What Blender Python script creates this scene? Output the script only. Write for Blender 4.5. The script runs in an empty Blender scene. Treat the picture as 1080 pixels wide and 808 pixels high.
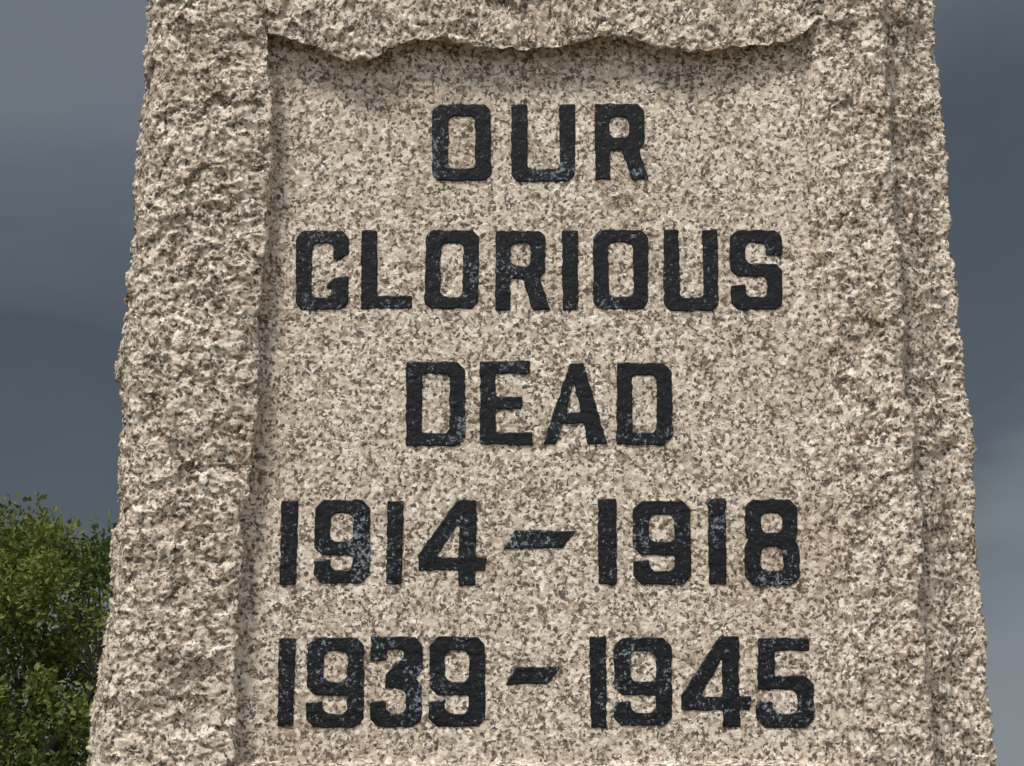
import bpy, math, random
import numpy as np
from mathutils import Vector
random.seed(5); rng=np.random.default_rng(5)
S=bpy.context.scene

# ------------------------------------------------------------ view geometry
TH=math.radians(12.0); D=2.6; CZ=1.55; F=2215.0; CX=0.0
ct,st=math.cos(TH),math.sin(TH)
def P(X,Y):
    """photo survey point -> (x,z) on the inscription plane y=0"""
    up=(404.0-Y)/F; dx=(X-540.0)/F
    t=D/(ct-up*st)
    return CX+t*dx, CZ+t*(st+up*ct)
PX=0.0012

# ------------------------------------------------------------ numpy noise
def h3(ix,iy,iz,s):
    n=(ix.astype(np.uint32)*np.uint32(374761393)+iy.astype(np.uint32)*np.uint32(668265263)
       +iz.astype(np.uint32)*np.uint32(2147483647)+np.uint32((s*974634777+12345)&0xffffffff))
    n=(n^(n>>np.uint32(13)))*np.uint32(1274126177)
    n=(n^(n>>np.uint32(16)))*np.uint32(2246822519)
    n=n^(n>>np.uint32(15))
    return n.astype(np.float32)/np.float32(4294967295.0)
def vnoise(p,sc,seed):
    q=p*sc; i=np.floor(q); f=(q-i).astype(np.float32); i=i.astype(np.int64)
    f=f*f*(3-2*f); r=0
    for a in (0,1):
        wa=f[:,0] if a else 1-f[:,0]
        for b in (0,1):
            wb=f[:,1] if b else 1-f[:,1]
            for c in (0,1):
                wc=f[:,2] if c else 1-f[:,2]
                r=r+wa*wb*wc*h3(i[:,0]+a,i[:,1]+b,i[:,2]+c,seed)
    return r*2-1
def fbm(p,sc,seed,o=4,g=.5):
    r=0;a=1
    for k in range(o):
        r=r+a*vnoise(p,sc*2.03**k,seed+k); a*=g
    return r
def facet(p,sc,seed,tilt=1.8,off=.7):
    q=(p*sc); i=np.floor(q).astype(np.int64); n=len(q)
    best=np.full(n,1e9,np.float32); out=np.zeros(n,np.float32)
    q=q.astype(np.float32)
    for a in (-1,0,1):
        for b in (-1,0,1):
            for c in (-1,0,1):
                cx,cy,cz=i[:,0]+a,i[:,1]+b,i[:,2]+c
                dx=q[:,0]-(cx+h3(cx,cy,cz,seed)); dy=q[:,1]-(cy+h3(cx,cy,cz,seed+1)); dz=q[:,2]-(cz+h3(cx,cy,cz,seed+2))
                d=dx*dx+dy*dy+dz*dz
                m=d<best
                g1=h3(cx,cy,cz,seed+3)-.5; g2=h3(cx,cy,cz,seed+4)-.5; o=h3(cx,cy,cz,seed+5)-.5
                v=(dx*g1*tilt+dz*g2*tilt+o*off).astype(np.float32)
                out=np.where(m,v,out); best=np.where(m,d,best).astype(np.float32)
    return out
def ss(a,b,x):
    t=np.clip((x-a)/(b-a),0,1); return t*t*(3-2*t)

# ------------------------------------------------------------ node helpers
def mat(name):
    m=bpy.data.materials.new(name); m.use_nodes=True
    return m,m.node_tree,m.node_tree.nodes['Principled BSDF']
def N(nt,t,**k):
    n=nt.nodes.new(t)
    for a,b in k.items():
        if a.startswith('i_'): n.inputs[a[2:].replace('_',' ')].default_value=b
        else: setattr(n,a,b)
    return n
def ramp(nt,src,stops,interp='LINEAR'):
    r=nt.nodes.new('ShaderNodeValToRGB'); r.color_ramp.interpolation=interp
    e=r.color_ramp.elements
    while len(e)<len(stops): e.new(.5)
    for el,(p,c) in zip(e,stops):
        el.position=p; el.color=(c,c,c,1) if isinstance(c,(int,float)) else (*c,1)
    nt.links.new(src,r.inputs[0]); return r
def mix(nt,fac,a,b,mode='MIX'):
    m=nt.nodes.new('ShaderNodeMix'); m.data_type='RGBA'; m.blend_type=mode
    for s,v in ((0,fac),(6,a),(7,b)):
        if hasattr(v,'is_output'): nt.links.new(v,m.inputs[s])
        else: m.inputs[s].default_value=v if s==0 else (*v,1)
    return m.outputs[2]

# ------------------------------------------------------------ granite
def granite(name,tint=(1,1,1)):
    m,nt,b=mat(name); L=nt.links.new
    tc=N(nt,'ShaderNodeTexCoord'); co=tc.outputs['Object']
    nz=N(nt,'ShaderNodeTexNoise',i_Scale=110.0,i_Detail=3.0); L(co,nz.inputs['Vector'])
    vm=N(nt,'ShaderNodeVectorMath',operation='MULTIPLY_ADD'); L(nz.outputs['Color'],vm.inputs[0])
    vm.inputs[1].default_value=(.013,.013,.013); L(co,vm.inputs[2]); dc=vm.outputs[0]
    v1=N(nt,'ShaderNodeTexVoronoi',i_Scale=180.0); L(dc,v1.inputs['Vector'])
    sp=N(nt,'ShaderNodeSeparateColor'); L(v1.outputs['Color'],sp.inputs[0])
    base=ramp(nt,sp.outputs[0],[(0,(.30,.235,.18)),(.16,(.46,.38,.30)),(.45,(.61,.52,.425)),(.8,(.74,.655,.56)),(1,(.85,.785,.70))])
    n2=N(nt,'ShaderNodeTexNoise',i_Scale=160.0,i_Detail=4.0,i_Roughness=.72); L(co,n2.inputs['Vector'])
    n3=N(nt,'ShaderNodeTexNoise',i_Scale=42.0,i_Detail=3.0,i_Roughness=.6); L(co,n3.inputs['Vector'])
    ad=N(nt,'ShaderNodeMath',operation='MULTIPLY_ADD'); L(n3.outputs[0],ad.inputs[0]); ad.inputs[1].default_value=.42; L(n2.outputs[0],ad.inputs[2])
    dk=ramp(nt,ad.outputs[0],[(.61,1),(.70,0)])
    c=mix(nt,dk.outputs[0],base.outputs[0],(.15,.11,.08))
    v2=N(nt,'ShaderNodeTexVoronoi',i_Scale=270.0); L(dc,v2.inputs['Vector'])
    s2=N(nt,'ShaderNodeSeparateColor'); L(v2.outputs['Color'],s2.inputs[0])
    bk=ramp(nt,s2.outputs[1],[(.86,0),(.90,.92)])
    c=mix(nt,bk.outputs[0],c,(.075,.06,.05))
    n5=N(nt,'ShaderNodeTexNoise',i_Scale=5.0,i_Detail=5.0,i_Roughness=.6); L(co,n5.inputs['Vector'])
    st_=ramp(nt,n5.outputs[0],[(.3,(.84,.79,.74)),(.52,(1,1,1)),(.75,(1.0,.965,.93))])
    c=mix(nt,1.0,c,st_.outputs[0],'MULTIPLY')
    c=mix(nt,1.0,c,tint,'MULTIPLY')
    L(c,b.inputs['Base Color'])
    b.inputs['Roughness'].default_value=.75; b.inputs['Specular IOR Level'].default_value=.4
    bn=N(nt,'ShaderNodeTexNoise',i_Scale=450.0,i_Detail=3.0,i_Roughness=.7); L(co,bn.inputs['Vector'])
    a2=N(nt,'ShaderNodeMath',operation='MULTIPLY_ADD'); L(sp.outputs[1],a2.inputs[0]); a2.inputs[1].default_value=.7; L(bn.outputs[0],a2.inputs[2])
    bp=N(nt,'ShaderNodeBump',i_Strength=.7,i_Distance=.0018); L(a2.outputs[0],bp.inputs['Height']); L(bp.outputs[0],b.inputs['Normal'])
    return m
GR=granite('granite')

def obj(name,me,parent=None,m=None):
    o=bpy.data.objects.new(name,me); S.collection.objects.link(o)
    if parent: o.parent=parent
    if m: me.materials.append(m)
    return o
def meshgrid_mesh(name,V,Fc,smooth=True):
    me=bpy.data.meshes.new(name); me.vertices.add(len(V)); me.vertices.foreach_set('co',V.astype(np.float32).ravel())
    k=Fc.shape[1]
    me.loops.add(Fc.size); me.loops.foreach_set('vertex_index',Fc.astype(np.int32).ravel())
    me.polygons.add(len(Fc)); me.polygons.foreach_set('loop_start',np.arange(0,Fc.size,k,dtype=np.int32))
    me.polygons.foreach_set('loop_total',np.full(len(Fc),k,np.int32))
    me.polygons.foreach_set('use_smooth',np.full(len(Fc),smooth))
    me.update(calc_edges=True); return me

mem=bpy.data.objects.new('war_memorial',None); S.collection.objects.link(mem)

# ------------------------------------------------------------ shaft
def curve_z(pts,dlo=None,dhi=None):
    w=sorted([(P(a,b)[1],P(a,b)[0]) for a,b in pts]); z=np.array([q[0] for q in w]); x=np.array([q[1] for q in w])
    k=(x[-1]-x[0])/(z[-1]-z[0])*.6
    z=np.concatenate([[z[0]-2],z,[z[-1]+2]]); x=np.concatenate([[x[0]-2*k],x,[x[-1]+2*k]])
    return lambda q:np.interp(q,z,x)
SL=curve_z([(151,0),(149,60),(148,120),(141,200),(134,290),(126,370),(123,410),(127,450),(124,510),(121,570),(115,630),(102,700),(92,760),(84,808)])
SR=curve_z([(988,0),(992,60),(995,110),(1001,170),(1005,250),(1014,330),(1022,400),(1030,470),(1033,530),(1039,600),(1045,680),(1051,760),(1056,808)])
CL=curve_z([(274,40),(280,90),(283,170),(276,240),(269,330),(268,430),(260,500),(250,560),(247,640),(244,720),(242,808)])
CR=curve_z([(846,40),(850,100),(856,200),(862,300),(870,420),(876,520),(880,620),(883,720),(886,808)])
KR=curve_z([(932,0),(938,100),(941,200),(950,330),(958,450),(968,560),(975,680),(984,808)])
tp=[(150,36),(278,38),(310,46),(340,55),(365,66),(392,68),(415,58),(440,46),(470,46),(500,54),(540,57),(575,58),(605,53),(632,42),(660,44),(690,55),(730,60),(765,54),(800,50),(845,40),(1000,36)]
tw=[P(a,b-12) for a,b in tp]; PT=lambda x:np.interp(x,[q[0] for q in tw],[q[1] for q in tw])
ZB=P(540,806)[1]

z=np.concatenate([np.arange(.45,1.57,.012),np.arange(1.57,2.69,.00155),np.arange(2.69,4.0,.012)])
NF=760; u=np.linspace(0,1,NF)
nd=46; dep=.85*(np.linspace(0,1,nd+1)[1:]**2.0)
nb=30
R=len(z); C=NF+nd+nb+nd
X=np.zeros((R,C)); Y=np.zeros((R,C)); NX=np.zeros((R,C)); NY=np.zeros((R,C))
xl=SL(z)[:,None]; xr=SR(z)[:,None]
xf=xl+(xr-xl)*u[None,:]; zz=np.repeat(z[:,None],NF,1)
pf=np.stack([xf.ravel(),np.zeros(xf.size),zz.ravel()],1)
w1=(vnoise(pf,26,50)*3.5+vnoise(pf,70,52)*3+vnoise(pf,150,51)*1.5).reshape(R,NF)
dL=(xf-CL(z)[:,None])/PX+w1; dR=(CR(z)[:,None]-xf)/PX+w1
dT=(PT(xf)-zz)/PX+w1*.7; dB=(zz-ZB)/PX+w1*.6
fL=1-ss(-6,7,dL); fR=1-ss(-20,4,dR); fT=1-ss(0,4,dT); fB=1-ss(-3,3,dB)
cr=ss(-160,20,-dR)   # top band sinks to meet the shallower right margin
H=np.maximum.reduce([.031*fL,.018*fR,(.031-.010*cr)*fT,.018*fB])
frame=np.maximum.reduce([1-ss(-14,4,dL),(1-ss(-24,2,dR))*.85,1-ss(-4,3,dT),1-ss(-3,3,dB)])
lf=(xf-xl)/np.maximum(CL(z)[:,None]-xl,1e-3)
H+=np.where(lf<1,.012*np.sin(np.clip(lf,0,1)*math.pi),0)*np.maximum(fL,fT)
H-=.045*(1-ss(0,1,(xf-xl)/PX/26))**2
e=(xf-KR(z)[:,None])/PX+w1
H-=.022*ss(-3,5,e)+.022*ss(8,50,e)
H+=.006*np.exp(-((e+14)/14)**2)
H-=.005*np.exp(-((dR+2)/4)**2)*(1-fT)
X[:,:NF]=xf; Y[:,:NF]=-H
el=(xf-xl)/PX; er=(xr-xf)/PX
nx=-(1-ss(0,26,el))*.8+(1-ss(0,30,er))*.8
NX[:,:NF]=nx; NY[:,:NF]=-np.sqrt(1-nx*nx)
y0r=-H[:,-1:]; y0l=-H[:,:1]
s=slice(NF,NF+nd); X[:,s]=xr-dep*.02; Y[:,s]=y0r+dep; NX[:,s]=1
s=slice(NF+nd,NF+nd+nb); tb=np.linspace(0,1,nb+2)[1:-1]
X[:,s]=(xr-.02)+(xl-xr+.04)*tb; Y[:,s]=y0r+(y0l-y0r)*tb+.86; NY[:,s]=1
s=slice(NF+nd+nb,C); dd=dep[::-1]; X[:,s]=xl+dd*.02; Y[:,s]=y0l+dd; NX[:,s]=-1
RO=np.ones((R,C)); RO[:,:NF]=frame
Zm=np.repeat(z[:,None],C,1)
p=np.stack([X.ravel(),Y.ravel(),Zm.ravel()],1)
warp=np.stack([fbm(p,60,70,2),fbm(p,60,75,2),fbm(p,60,80,2)],1)*.005
pw=p+warp
ro=RO.ravel()
# rock-faced stone: tilted spalls, smaller chips, crystal grain; right-hand margin is worked finer
side=np.clip((p[:,0]-.25)/.1,0,1); amp=1-.25*side
pv=pw*np.array([1,1,.75])
big=(facet(pv,19,1,1.9,.28)*.0075+facet(pw,48,11,2.0,.5)*.0056)*amp+facet(pw,95,21,2,.6)*.0034+fbm(p,9,31,3)*.0045+fbm(p,45,35,2)*.0020
fine=fbm(p,200,41,2,.6)*.0009
pan=fbm(p,13,61,2)*.0006+facet(pw,150,91)*.0009+fbm(p,230,66,2,.6)*.00045
disp=ro*(big+fine)+(1-ro)*pan
V=p.copy(); V[:,0]+=NX.ravel()*disp; V[:,1]+=NY.ravel()*disp
V[:,2]+=ro*fbm(p,80,95,2)*.0014
lip=np.zeros((R,C)); lip[:,:NF]=fT*ss(-60,-4,dT)*ss(-14,6,dL)*ss(-14,6,dR); V[:,2]-=lip.ravel()*.021
lip=np.zeros((R,C)); lip[:,:NF]=fL*ss(-34,-4,dL)*(1-fT)*(1-fB); V[:,0]+=lip.ravel()*.014
i=np.arange(R-1)[:,None]*C; j=np.arange(C)[None,:]; j2=(j+1)%C
Fc=np.stack([(i+j).ravel(),(i+j2).ravel(),(i+C+j2).ravel(),(i+C+j).ravel()],1)
me=meshgrid_mesh('shaft',V,Fc); obj('stone_shaft',me,mem,GR)
top=V[(R-1)*C:]; xa,xb=top[:,0].min()-.04,top[:,0].max()+.04; ya,yb=top[:,1].min()-.04,top[:,1].max()+.04
def frustum(name,x0,x1,y0,y1,z0,z1,ins,m,parent,bev=.02):
    import bmesh
    bm=bmesh.new()
    a=[bm.verts.new(c) for c in ((x0,y0,z0),(x1,y0,z0),(x1,y1,z0),(x0,y1,z0))]
    b=[bm.verts.new(c) for c in ((x0+ins,y0+ins,z1),(x1-ins,y0+ins,z1),(x1-ins,y1-ins,z1),(x0+ins,y1-ins,z1))]
    bm.faces.new(a[::-1]); bm.faces.new(b)
    for k in range(4): bm.faces.new((a[k],a[(k+1)%4],b[(k+1)%4],b[k]))
    bmesh.ops.bevel(bm,geom=bm.edges[:],offset=bev,segments=2,affect='EDGES')
    me=bpy.data.meshes.new(name); bm.to_mesh(me); bm.free(); return obj(name,me,parent,m)
frustum('capstone',xa,xb,ya,yb,3.98,4.4,.3,GR,mem)
frustum('plinth',-.80,.86,-.22,1.05,.28,.46,.03,GR,mem)
frustum('lower_step',-1.1,1.16,-.52,1.35,.14,.285,.01,GR,mem)
frustum('base_step',-1.4,1.46,-.82,1.65,0.0,.145,.01,GR,mem)

# ------------------------------------------------------------ letters
m,nt,b=mat('black_lead_paint'); L=nt.links.new
tc=N(nt,'ShaderNodeTexCoord'); co=tc.outputs['Object']
n1=N(nt,'ShaderNodeTexNoise',i_Scale=210.0,i_Detail=5.0,i_Roughness=.75); L(co,n1.inputs['Vector'])
n2=N(nt,'ShaderNodeTexNoise',i_Scale=14.0,i_Detail=3.0); L(co,n2.inputs['Vector'])
a=N(nt,'ShaderNodeMath',operation='MULTIPLY_ADD'); L(n2.outputs[0],a.inputs[0]); a.inputs[1].default_value=.5; L(n1.outputs[0],a.inputs[2])
sxyz=N(nt,'ShaderNodeSeparateXYZ'); L(co,sxyz.inputs[0])
lo=N(nt,'ShaderNodeMapRange'); L(sxyz.outputs[2],lo.inputs[0]); lo.inputs[1].default_value=2.4; lo.inputs[2].default_value=1.7; lo.inputs[3].default_value=0; lo.inputs[4].default_value=.04
a2=N(nt,'ShaderNodeMath',operation='ADD'); L(a.outputs[0],a2.inputs[0]); L(lo.outputs[0],a2.inputs[1])
w=ramp(nt,a2.outputs[0],[(.87,0),(.93,.9)])
g=ramp(nt,n1.outputs[0],[(.4,(.003,.0033,.0045)),(.75,(.008,.009,.013))])
c=mix(nt,w.outputs[0],g.outputs[0],(.20,.24,.28)); L(c,b.inputs['Base Color'])
b.inputs['Roughness'].default_value=.30; b.inputs['Specular IOR Level'].default_value=.28
n4=N(nt,'ShaderNodeTexNoise',i_Scale=80.0,i_Detail=4.0,i_Roughness=.6); L(co,n4.inputs['Vector'])
bp=N(nt,'ShaderNodeBump',i_Strength=.8,i_Distance=.0035); L(n4.outputs[0],bp.inputs['Height']); L(bp.outputs[0],b.inputs['Normal'])
PAINT=m
def octo(x0,y0,x1,y1,c): return [(x0+c,y0),(x1-c,y0),(x1,y0+c),(x1,y1-c),(x1-c,y1),(x0+c,y1),(x0,y1-c),(x0,y0+c)]
def glyph(ch,W,H,s=17,t=14,c=6):
    m1,m2=.5*H-t/2,.5*H+t/2; h=c*.5
    if ch=='O': return [octo(0,0,W,H,c),octo(s,t,W-s,H-t,h)]
    if ch=='U': return [[(0,0),(s,0),(s,H-t-h),(s+h,H-t),(W-s-h,H-t),(W-s,H-t-h),(W-s,0),(W,0),(W,H-c),(W-c,H),(c,H),(0,H-c)]]
    if ch=='R':
        B=W-5; mb=.61*H
        return [[(0,0),(B-c,0),(B,c),(B,mb-c),(B-c+1,mb-1),(W,H),(W-s-2,H),(W-s-2-11,mb),(s,mb),(s,H),(0,H)],octo(s,t,B-s,mb-t,h)]
    if ch=='L': return [[(0,0),(s,0),(s,H-t),(W,H-t),(W,H),(0,H)]]
    if ch in 'I1': return [[(0,0),(W,0),(W,H),(0,H)]]
    if ch=='G': return [[(W,.30*H),(W-s+2,.40*H),(W-s,.34*H),(W-s,t+h),(W-s-h,t),(s+h,t),(s,t+h),(s,H-t-h),(s+h,H-t),(W-s-h-2,H-t),(W-s-1,H-t-h),(W-s-1,.74*H),(.56*W,.72*H),(.60*W,.66*H),(W-s+2,.58*H),(W,.57*H),(W,H-c),(W-c,H),(c,H),(0,H-c),(0,c),(c,0),(W-c,0),(W,c)]]
    if ch=='S': return [[(W,.32*H),(W,c),(W-c,0),(c,0),(0,c),(0,m2-c),(c,m2),(W-s-h,m2),(W-s,m2+h),(W-s,H-t-h),(W-s-h,H-t),(s+h,H-t),(s,H-t-h),(s,.68*H),(0,.68*H),(0,H-c),(c,H),(W-c,H),(W,H-c),(W,m1+c),(W-c,m1),(s+h,m1),(s,m1-h),(s,t+h),(s+h,t),(W-s-h,t),(W-s,t+h),(W-s,.32*H)]]
    if ch=='5':
        m1,m2=.42*H,.42*H+t
        return [[(W-3,0),(3,0),(1,m2),(W-s-h,m2),(W-s,m2+h),(W-s,H-t-h),(W-s-h,H-t),(s+h,H-t),(s,H-t-h),(s,.70*H),(0,.70*H),(0,H-c),(c,H),(W-c,H),(W,H-c),(W,m1+c),(W-c,m1),(s+2,m1),(s+3,t),(W-4,t)]]
    if ch=='D': return [[(0,0),(W-c-2,0),(W,c+2),(W,H-c-2),(W-c-2,H),(0,H)],[(s,t),(W-s-h,t),(W-s,t+h),(W-s,H-t-h),(W-s-h,H-t),(s,H-t)]]
    if ch=='E': return [[(0,0),(W-3,0),(W-3,t),(s,t),(s,m1),(.80*W,m1),(.80*W,m2),(s,m2),(s,H-t),(W,H-t),(W,H),(0,H)]]
    if ch=='A':
        a0,a1=W*.5-7,W*.5+9; y1,y2=.60*H,.60*H+12
        li=lambda y:15+(a0+10-15)*(1-y/H)
        ri=lambda y:(W-22)+(a1-13-(W-22))*(1-y/H)
        ya=.24*H
        return [[(a0,0),(a1,0),(W,H),(W-22,H),(ri(y2),y2),(li(y2),y2),(14,H),(0,H)],[((li(ya)+ri(ya))/2,ya),(ri(y1),y1),(li(y1),y1)]]
    if ch=='9':
        m1,m2=.49*H,.49*H+t
        return [[(c,0),(W-c,0),(W,c),(W,H-c),(W-c,H),(c,H),(0,H-c),(0,.72*H),(s,.70*H),(s,H-t-h),(s+h,H-t),(W-s-h,H-t),(W-s,H-t-h),(W-s,m2),(c,m2),(0,m2-c),(0,c)],octo(s,t,W-s,m1,h)]
    if ch=='3':
        return [[(0,0),(W-c,0),(W,c),(W,.36*H),(W-8,.46*H),(W,.54*H),(W,H-c),(W-c,H),(c,H),(0,H-c),(0,.72*H),(s,.70*H),(s,H-t-h),(s+h,H-t),(W-s-h,H-t),(W-s,H-t-h),(W-s,m2+h),(W-s-h,m2),(.28*W,m2),(.30*W,m1),(W-s-2,t+5),(W-s-4,t),(s,t),(s,.27*H),(0,.27*H)]]
    if ch=='4':
        xe=.84*W; y=.66*H
        return [[(.56*W,0),(xe,0),(xe,y),(W,y),(W-2,y+t),(xe,y+t),(xe,H),(xe-s-1,H),(xe-s-1,y+t),(0,y+t),(0,y-2)],[(xe-s-1,.26*H),(xe-s-1,y),(.28*W,y)]]
    if ch=='8':
        m1,m2=.47*H-t/2,.47*H+t/2
        return [[(c,0),(W-c,0),(W-1,c),(W-1,m1),(W-4,.47*H),(W,m2+1),(W,H-c),(W-c,H),(c,H),(0,H-c),(0,m2+1),(4,.47*H),(1,m1),(1,c)],octo(s,t,W-s,m1,h),octo(s,m2,W-s,H-t,h)]
    if ch=='-': return [[(12,0),(W,1),(W-14,H),(0,H)]]
def roundpoly(pts,r):
    out=[];n=len(pts)
    pts=[(a+random.uniform(-.7,.7),b+random.uniform(-.7,.7)) for a,b in pts]
    for k in range(n):
        p0,p1,p2=(Vector(pts[k-1]),Vector(pts[k]),Vector(pts[(k+1)%n]))
        a=p0-p1; b=p2-p1
        ra=min(r,a.length*.4); rb=min(r,b.length*.4)
        A=p1+a.normalized()*ra; B=p1+b.normalized()*rb
        for q in (0,.5,1): out.append(A*(1-q)**2+p1*2*q*(1-q)+B*q*q)
        nxt=p2-b.normalized()*min(r,b.length*.4); seg=(nxt-B).length; kk=int(seg/5)
        for q in range(1,kk):
            v=B.lerp(nxt,q/kk); out.append(v+Vector((random.uniform(-.75,.75),random.uniform(-.75,.75))))
    return out
def letter(ch,x0,x1,y0,y1,s=17,t=14,c=6):
    nm={'-':'dash'}.get(ch,('letter_' if ch.isalpha() else 'numeral_')+ch)
    cu=bpy.data.curves.new(nm,'CURVE'); cu.dimensions='2D'; cu.fill_mode='BOTH'
    for con in glyph(ch,x1-x0,y1-y0,s,t,c):
        pts=roundpoly(con,2.0); sp=cu.splines.new('POLY'); sp.points.add(len(pts)-1); sp.use_cyclic_u=True
        for q,v in zip(sp.points,pts):
            px=x0+v.x; py=y0+v.y
            px+=(px-568)*.00009*(py-(y0+y1)/2)
            x,zv=P(px,py); q.co=(x,zv,0,1)
    cu.extrude=.003; cu.bevel_depth=.0014; cu.bevel_resolution=2; cu.offset=-.0017
    o=bpy.data.objects.new(nm,cu); S.collection.objects.link(o)
    o.rotation_euler=(math.pi/2,0,0); o.location=(0,.0024,0)
    bpy.context.view_layer.update()
    dg=bpy.context.evaluated_depsgraph_get()
    me=bpy.data.meshes.new_from_object(o.evaluated_get(dg)); me.transform(o.matrix_world)
    bpy.data.objects.remove(o); 
    me.materials.clear(); o=obj(nm,me,mem,PAINT)
rows=[
 (109,191,[('O',456,518),('U',539,607),('R',627,685)]),
 (242,327,[('G',312,368),('L',381,436),('O',448,505),('R',522,581),('I',593,610),('O',625,684),('U',700,758),('S',770,825)]),
 (382,470,[('D',428,491),('E',506,562),('A',573,641),('D',650,709)]),
 (527,617,[('1',296,314),('9',331,390),('1',407,425),('4',441,514),('1',631,650),('9',667,729),('1',747,766),('8',785,843)]),
 (672,767,[('1',293,311),('9',323,384),('3',390,446),('9',452,512),('1',622,640),('9',647,709),('4',718,792),('5',797,858)])]
for y0,y1,l in rows:
    for ch,a,b_ in l:
        letter(ch,a,b_,y0+random.uniform(-1.2,1.2),y1+random.uniform(-1.2,1.2),s=17 if y0<500 else 18,t=14 if y0<500 else 15,c=7 if y0<500 else 9)
letter('-',531,608,558,579); letter('-',532,591,702,722)

# ------------------------------------------------------------ ground
m,nt,b=mat('grass'); L=nt.links.new
n1=N(nt,'ShaderNodeTexNoise',i_Scale=3.0,i_Detail=8.0); tc=N(nt,'ShaderNodeTexCoord'); L(tc.outputs['Object'],n1.inputs['Vector'])
r=ramp(nt,n1.outputs[0],[(.3,(.03,.05,.015)),(.7,(.07,.10,.03))]); L(r.outputs[0],b.inputs['Base Color']); b.inputs['Roughness'].default_value=.9
bpy.ops.mesh.primitive_plane_add(size=4000,location=(0,0,0)); o=bpy.context.object; o.name='ground'; o.data.materials.append(m)
m,nt,b=mat('gravel'); L=nt.links.new
n1=N(nt,'ShaderNodeTexVoronoi',i_Scale=60.0); tc=N(nt,'ShaderNodeTexCoord'); L(tc.outputs['Object'],n1.inputs['Vector'])
r=ramp(nt,n1.outputs['Distance'],[(0,(.30,.27,.23)),(.8,(.14,.12,.10))]); L(r.outputs[0],b.inputs['Base Color']); b.inputs['Roughness'].default_value=.9
bpy.ops.mesh.primitive_circle_add(vertices=96,radius=5,fill_type='NGON',location=(0,.4,.004)); o=bpy.context.object; o.name='gravel_path'; o.data.materials.append(m)

# ------------------------------------------------------------ tree
tree=bpy.data.objects.new('tree',None); S.collection.objects.link(tree)
T0=np.array([-5.7,20.0,0.0]); cen=np.array([-5.7,20.0,2.6]); rad=np.array([3.8,2.6,2.15])
cl=[]
while len(cl)<500:
    q=rng.uniform(-1,1,3); rr=np.linalg.norm(q)
    if rr>1 or rr<.35: continue
    if rng.random()>rr**1.2: continue
    q=q*(1+.28*abs(q[0]*q[2]))
    lump=1+.05*math.sin(q[0]*7+1)+.06*math.sin(q[1]*9+q[0]*5)
    c_=cen+q*rad*lump*.95
    if c_[2]<.7: continue
    cl.append(c_)
cl=np.array(cl)
Vs=[];Fs=[];base=0
def tube(a,b,r0,r1,sg=6,n=3,wob=.06):
    global base
    a=np.array(a,float);b=np.array(b,float); d=(b-a)/np.linalg.norm(b-a)
    u_=np.cross(d,[0.3,.9,.2]); u_/=np.linalg.norm(u_); v_=np.cross(d,u_)
    Ln=np.linalg.norm(b-a)
    for k in range(n+1):
        t=k/n; cc=a+(b-a)*t+(rng.normal(0,wob*Ln*.3,3) if 0<k<n else 0); cc=cc+np.array([0,0,math.sin(t*math.pi)*Ln*.05])
        r_=r0+(r1-r0)*t
        for q in range(sg):
            an=2*math.pi*q/sg; Vs.append(cc+r_*(math.cos(an)*u_+math.sin(an)*v_))
    for k in range(n):
        for q in range(sg):
            A=base+k*sg+q; B=base+k*sg+(q+1)%sg; Fs.append((A,B,B+sg,A+sg))
    base+=(n+1)*sg
fork=T0+np.array([0,0,.95]); tube(T0,fork,.24,.18,10)
limbs=[]
for k in range(9):
    an=k*2.4; e_=cen+np.array([math.cos(an)*1.4*(k%3+1)/2.4,math.sin(an)*1.2*(k%3+1)/2.4,.1+.35*(k%2)])
    tube(fork-[0,0,.1],e_,.10,.05,8,5); limbs.append(e_)
limbs=np.array(limbs)
for c_ in cl[::2]:
    k=np.argmin(((limbs-c_)**2).sum(1)); tube(limbs[k]+rng.normal(0,.03,3),c_,.02,.005,4,3,.1)
m,nt,b=mat('bark'); L=nt.links.new
n1=N(nt,'ShaderNodeTexNoise',i_Scale=14.0,i_Detail=6.0); r=ramp(nt,n1.outputs[0],[(.3,(.04,.035,.025)),(.7,(.10,.085,.06))]); L(r.outputs[0],b.inputs['Base Color']); b.inputs['Roughness'].default_value=.9
obj('trunk_and_limbs',meshgrid_mesh('trunk',np.array(Vs),np.array(Fs)),tree,m)
npc=240; n=len(cl)*npc
cc=np.repeat(cl,npc,0); rc=np.repeat(rng.uniform(.16,.42,len(cl)),npc)
off=rng.normal(0,1,(n,3)); off/=np.linalg.norm(off,axis=1)[:,None]; off*= (rng.random(n)**.45)[:,None]*rc[:,None]
off[:,2]*=1.15
pos=cc+off
d=off+rng.normal(0,.22,(n,3))+np.array([0,0,.05]); d/=np.linalg.norm(d,axis=1)[:,None]
sd=np.cross(d,rng.normal(0,1,(n,3))); sd/=np.linalg.norm(sd,axis=1)[:,None]; nr=np.cross(d,sd)
ln=rng.uniform(.055,.095,n)[:,None]; wd=ln*rng.uniform(.24,.34,n)[:,None]
v0=pos; v1=pos+d*ln*.5+sd*wd+nr*wd*.3; v2=pos+d*ln-nr*ln*.12; v3=pos+d*ln*.5-sd*wd+nr*wd*.3
LV=np.stack([v0,v1,v2,v3],1).reshape(-1,3); k=np.arange(n)*4
LF=np.concatenate([np.stack([k,k+1,k+2],1),np.stack([k,k+2,k+3],1)])
lm=meshgrid_mesh('leaves',LV,LF,False)
at=lm.attributes.new('tone','FLOAT','POINT'); tv=np.repeat(np.clip(np.repeat(rng.random(len(cl)),npc)*.55+rng.random(n)*.45,0,1),4); at.data.foreach_set('value',tv.astype(np.float32))
m,nt,b=mat('leaf'); L=nt.links.new
an=N(nt,'ShaderNodeAttribute',attribute_name='tone')
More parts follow.
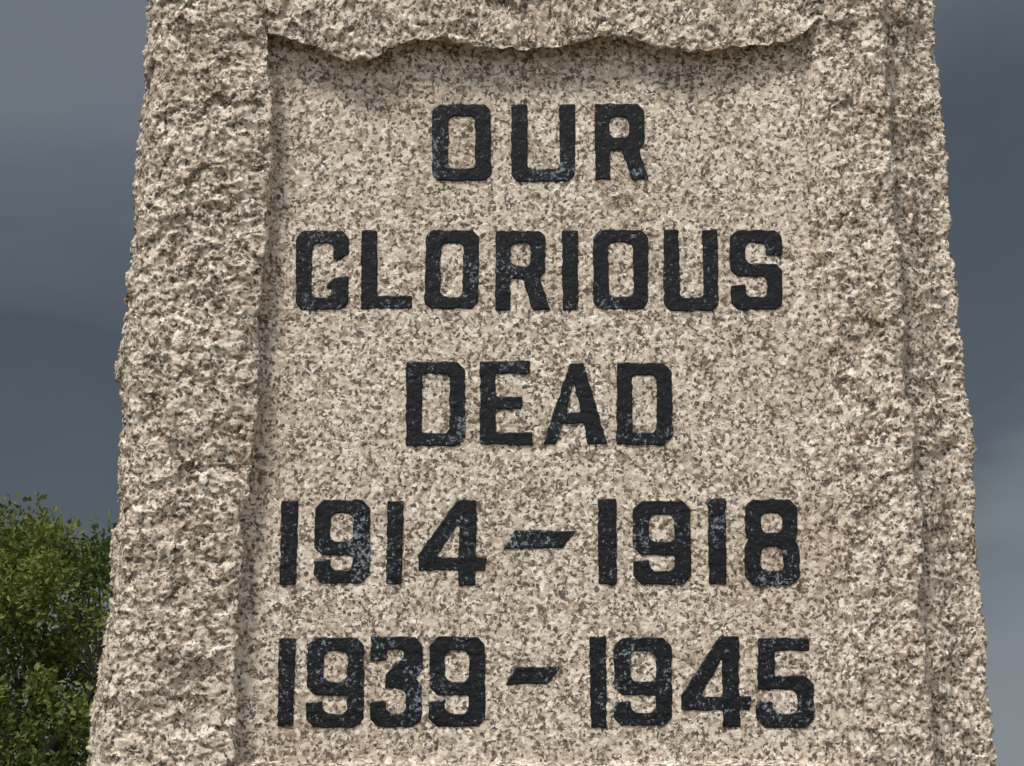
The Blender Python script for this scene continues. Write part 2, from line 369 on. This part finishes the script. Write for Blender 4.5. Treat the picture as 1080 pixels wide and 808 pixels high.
r=ramp(nt,an.outputs['Fac'],[(.0,(.025,.045,.012)),(.5,(.088,.122,.026)),(.85,(.18,.20,.045)),(1,(.24,.235,.07))]); L(r.outputs[0],b.inputs['Base Color'])
b.inputs['Roughness'].default_value=.6; b.inputs['Specular IOR Level'].default_value=.25
tr=N(nt,'ShaderNodeBsdfTranslucent'); L(r.outputs[0],tr.inputs[0]); mx=N(nt,'ShaderNodeMixShader'); mx.inputs[0].default_value=.25
L(b.outputs[0],mx.inputs[1]); L(tr.outputs[0],mx.inputs[2]); L(mx.outputs[0],nt.nodes['Material Output'].inputs[0])
obj('crown',lm,tree,m)

# ------------------------------------------------------------ sky & sun
W=bpy.data.worlds.new('World'); S.world=W; W.use_nodes=True; nt=W.node_tree; L=nt.links.new
bg=nt.nodes['Background']
SE,SA=56.0,-32.0
sdir=Vector((math.sin(math.radians(SA))*math.cos(math.radians(SE)),-math.cos(math.radians(SA))*math.cos(math.radians(SE)),math.sin(math.radians(SE))))
sky=N(nt,'ShaderNodeTexSky',sky_type='NISHITA',sun_disc=False); sky.sun_elevation=math.radians(SE); sky.sun_rotation=math.atan2(sdir.x,sdir.y)
tc=N(nt,'ShaderNodeTexCoord'); co=tc.outputs['Generated']
sx=N(nt,'ShaderNodeSeparateXYZ'); L(co,sx.inputs[0])
mp=N(nt,'ShaderNodeMapping'); mp.inputs['Scale'].default_value=(1,1,2.4); L(co,mp.inputs[0])
n1=N(nt,'ShaderNodeTexNoise',i_Scale=3.2,i_Detail=6.0,i_Roughness=.5,i_Distortion=.4); L(mp.outputs[0],n1.inputs['Vector'])
a=N(nt,'ShaderNodeMath',operation='MULTIPLY_ADD'); L(n1.outputs[0],a.inputs[0]); a.inputs[1].default_value=.28; L(sx.outputs[2],a.inputs[2])
a1=N(nt,'ShaderNodeMath',operation='MULTIPLY_ADD'); L(sx.outputs[0],a1.inputs[0]); a1.inputs[1].default_value=-.16; L(a.outputs[0],a1.inputs[2])
r=ramp(nt,a1.outputs[0],[(.05,(.25,.28,.31)),(.20,(.20,.225,.25)),(.29,(.086,.102,.122)),(.40,(.070,.084,.104)),(.52,(.15,.17,.195)),(.9,(.22,.235,.26))])
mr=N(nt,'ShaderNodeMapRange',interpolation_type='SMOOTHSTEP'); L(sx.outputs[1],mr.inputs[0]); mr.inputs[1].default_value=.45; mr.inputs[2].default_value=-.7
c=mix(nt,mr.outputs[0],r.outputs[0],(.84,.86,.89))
sk=N(nt,'ShaderNodeVectorMath',operation='SCALE'); L(sky.outputs[0],sk.inputs[0]); sk.inputs[3].default_value=.08
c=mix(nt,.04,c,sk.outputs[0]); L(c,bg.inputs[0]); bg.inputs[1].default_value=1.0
sl=bpy.data.lights.new('sun','SUN'); sl.energy=3.35; sl.angle=math.radians(14); sl.color=(1,.955,.88)
so=bpy.data.objects.new('sun',sl); S.collection.objects.link(so); so.rotation_euler=(-sdir).to_track_quat('-Z','Y').to_euler(); so.location=(-3,-4,6)

cam=bpy.data.cameras.new('camera'); cam.sensor_width=36; cam.lens=36*F/1080; cam.clip_end=5000; cam.clip_start=.05
co_=bpy.data.objects.new('camera',cam); S.collection.objects.link(co_); co_.location=(CX,-D,CZ); co_.rotation_euler=(math.pi/2+TH,0,0)
S.camera=co_
S.view_settings.view_transform='Standard'; S.view_settings.look='None'; S.view_settings.exposure=0
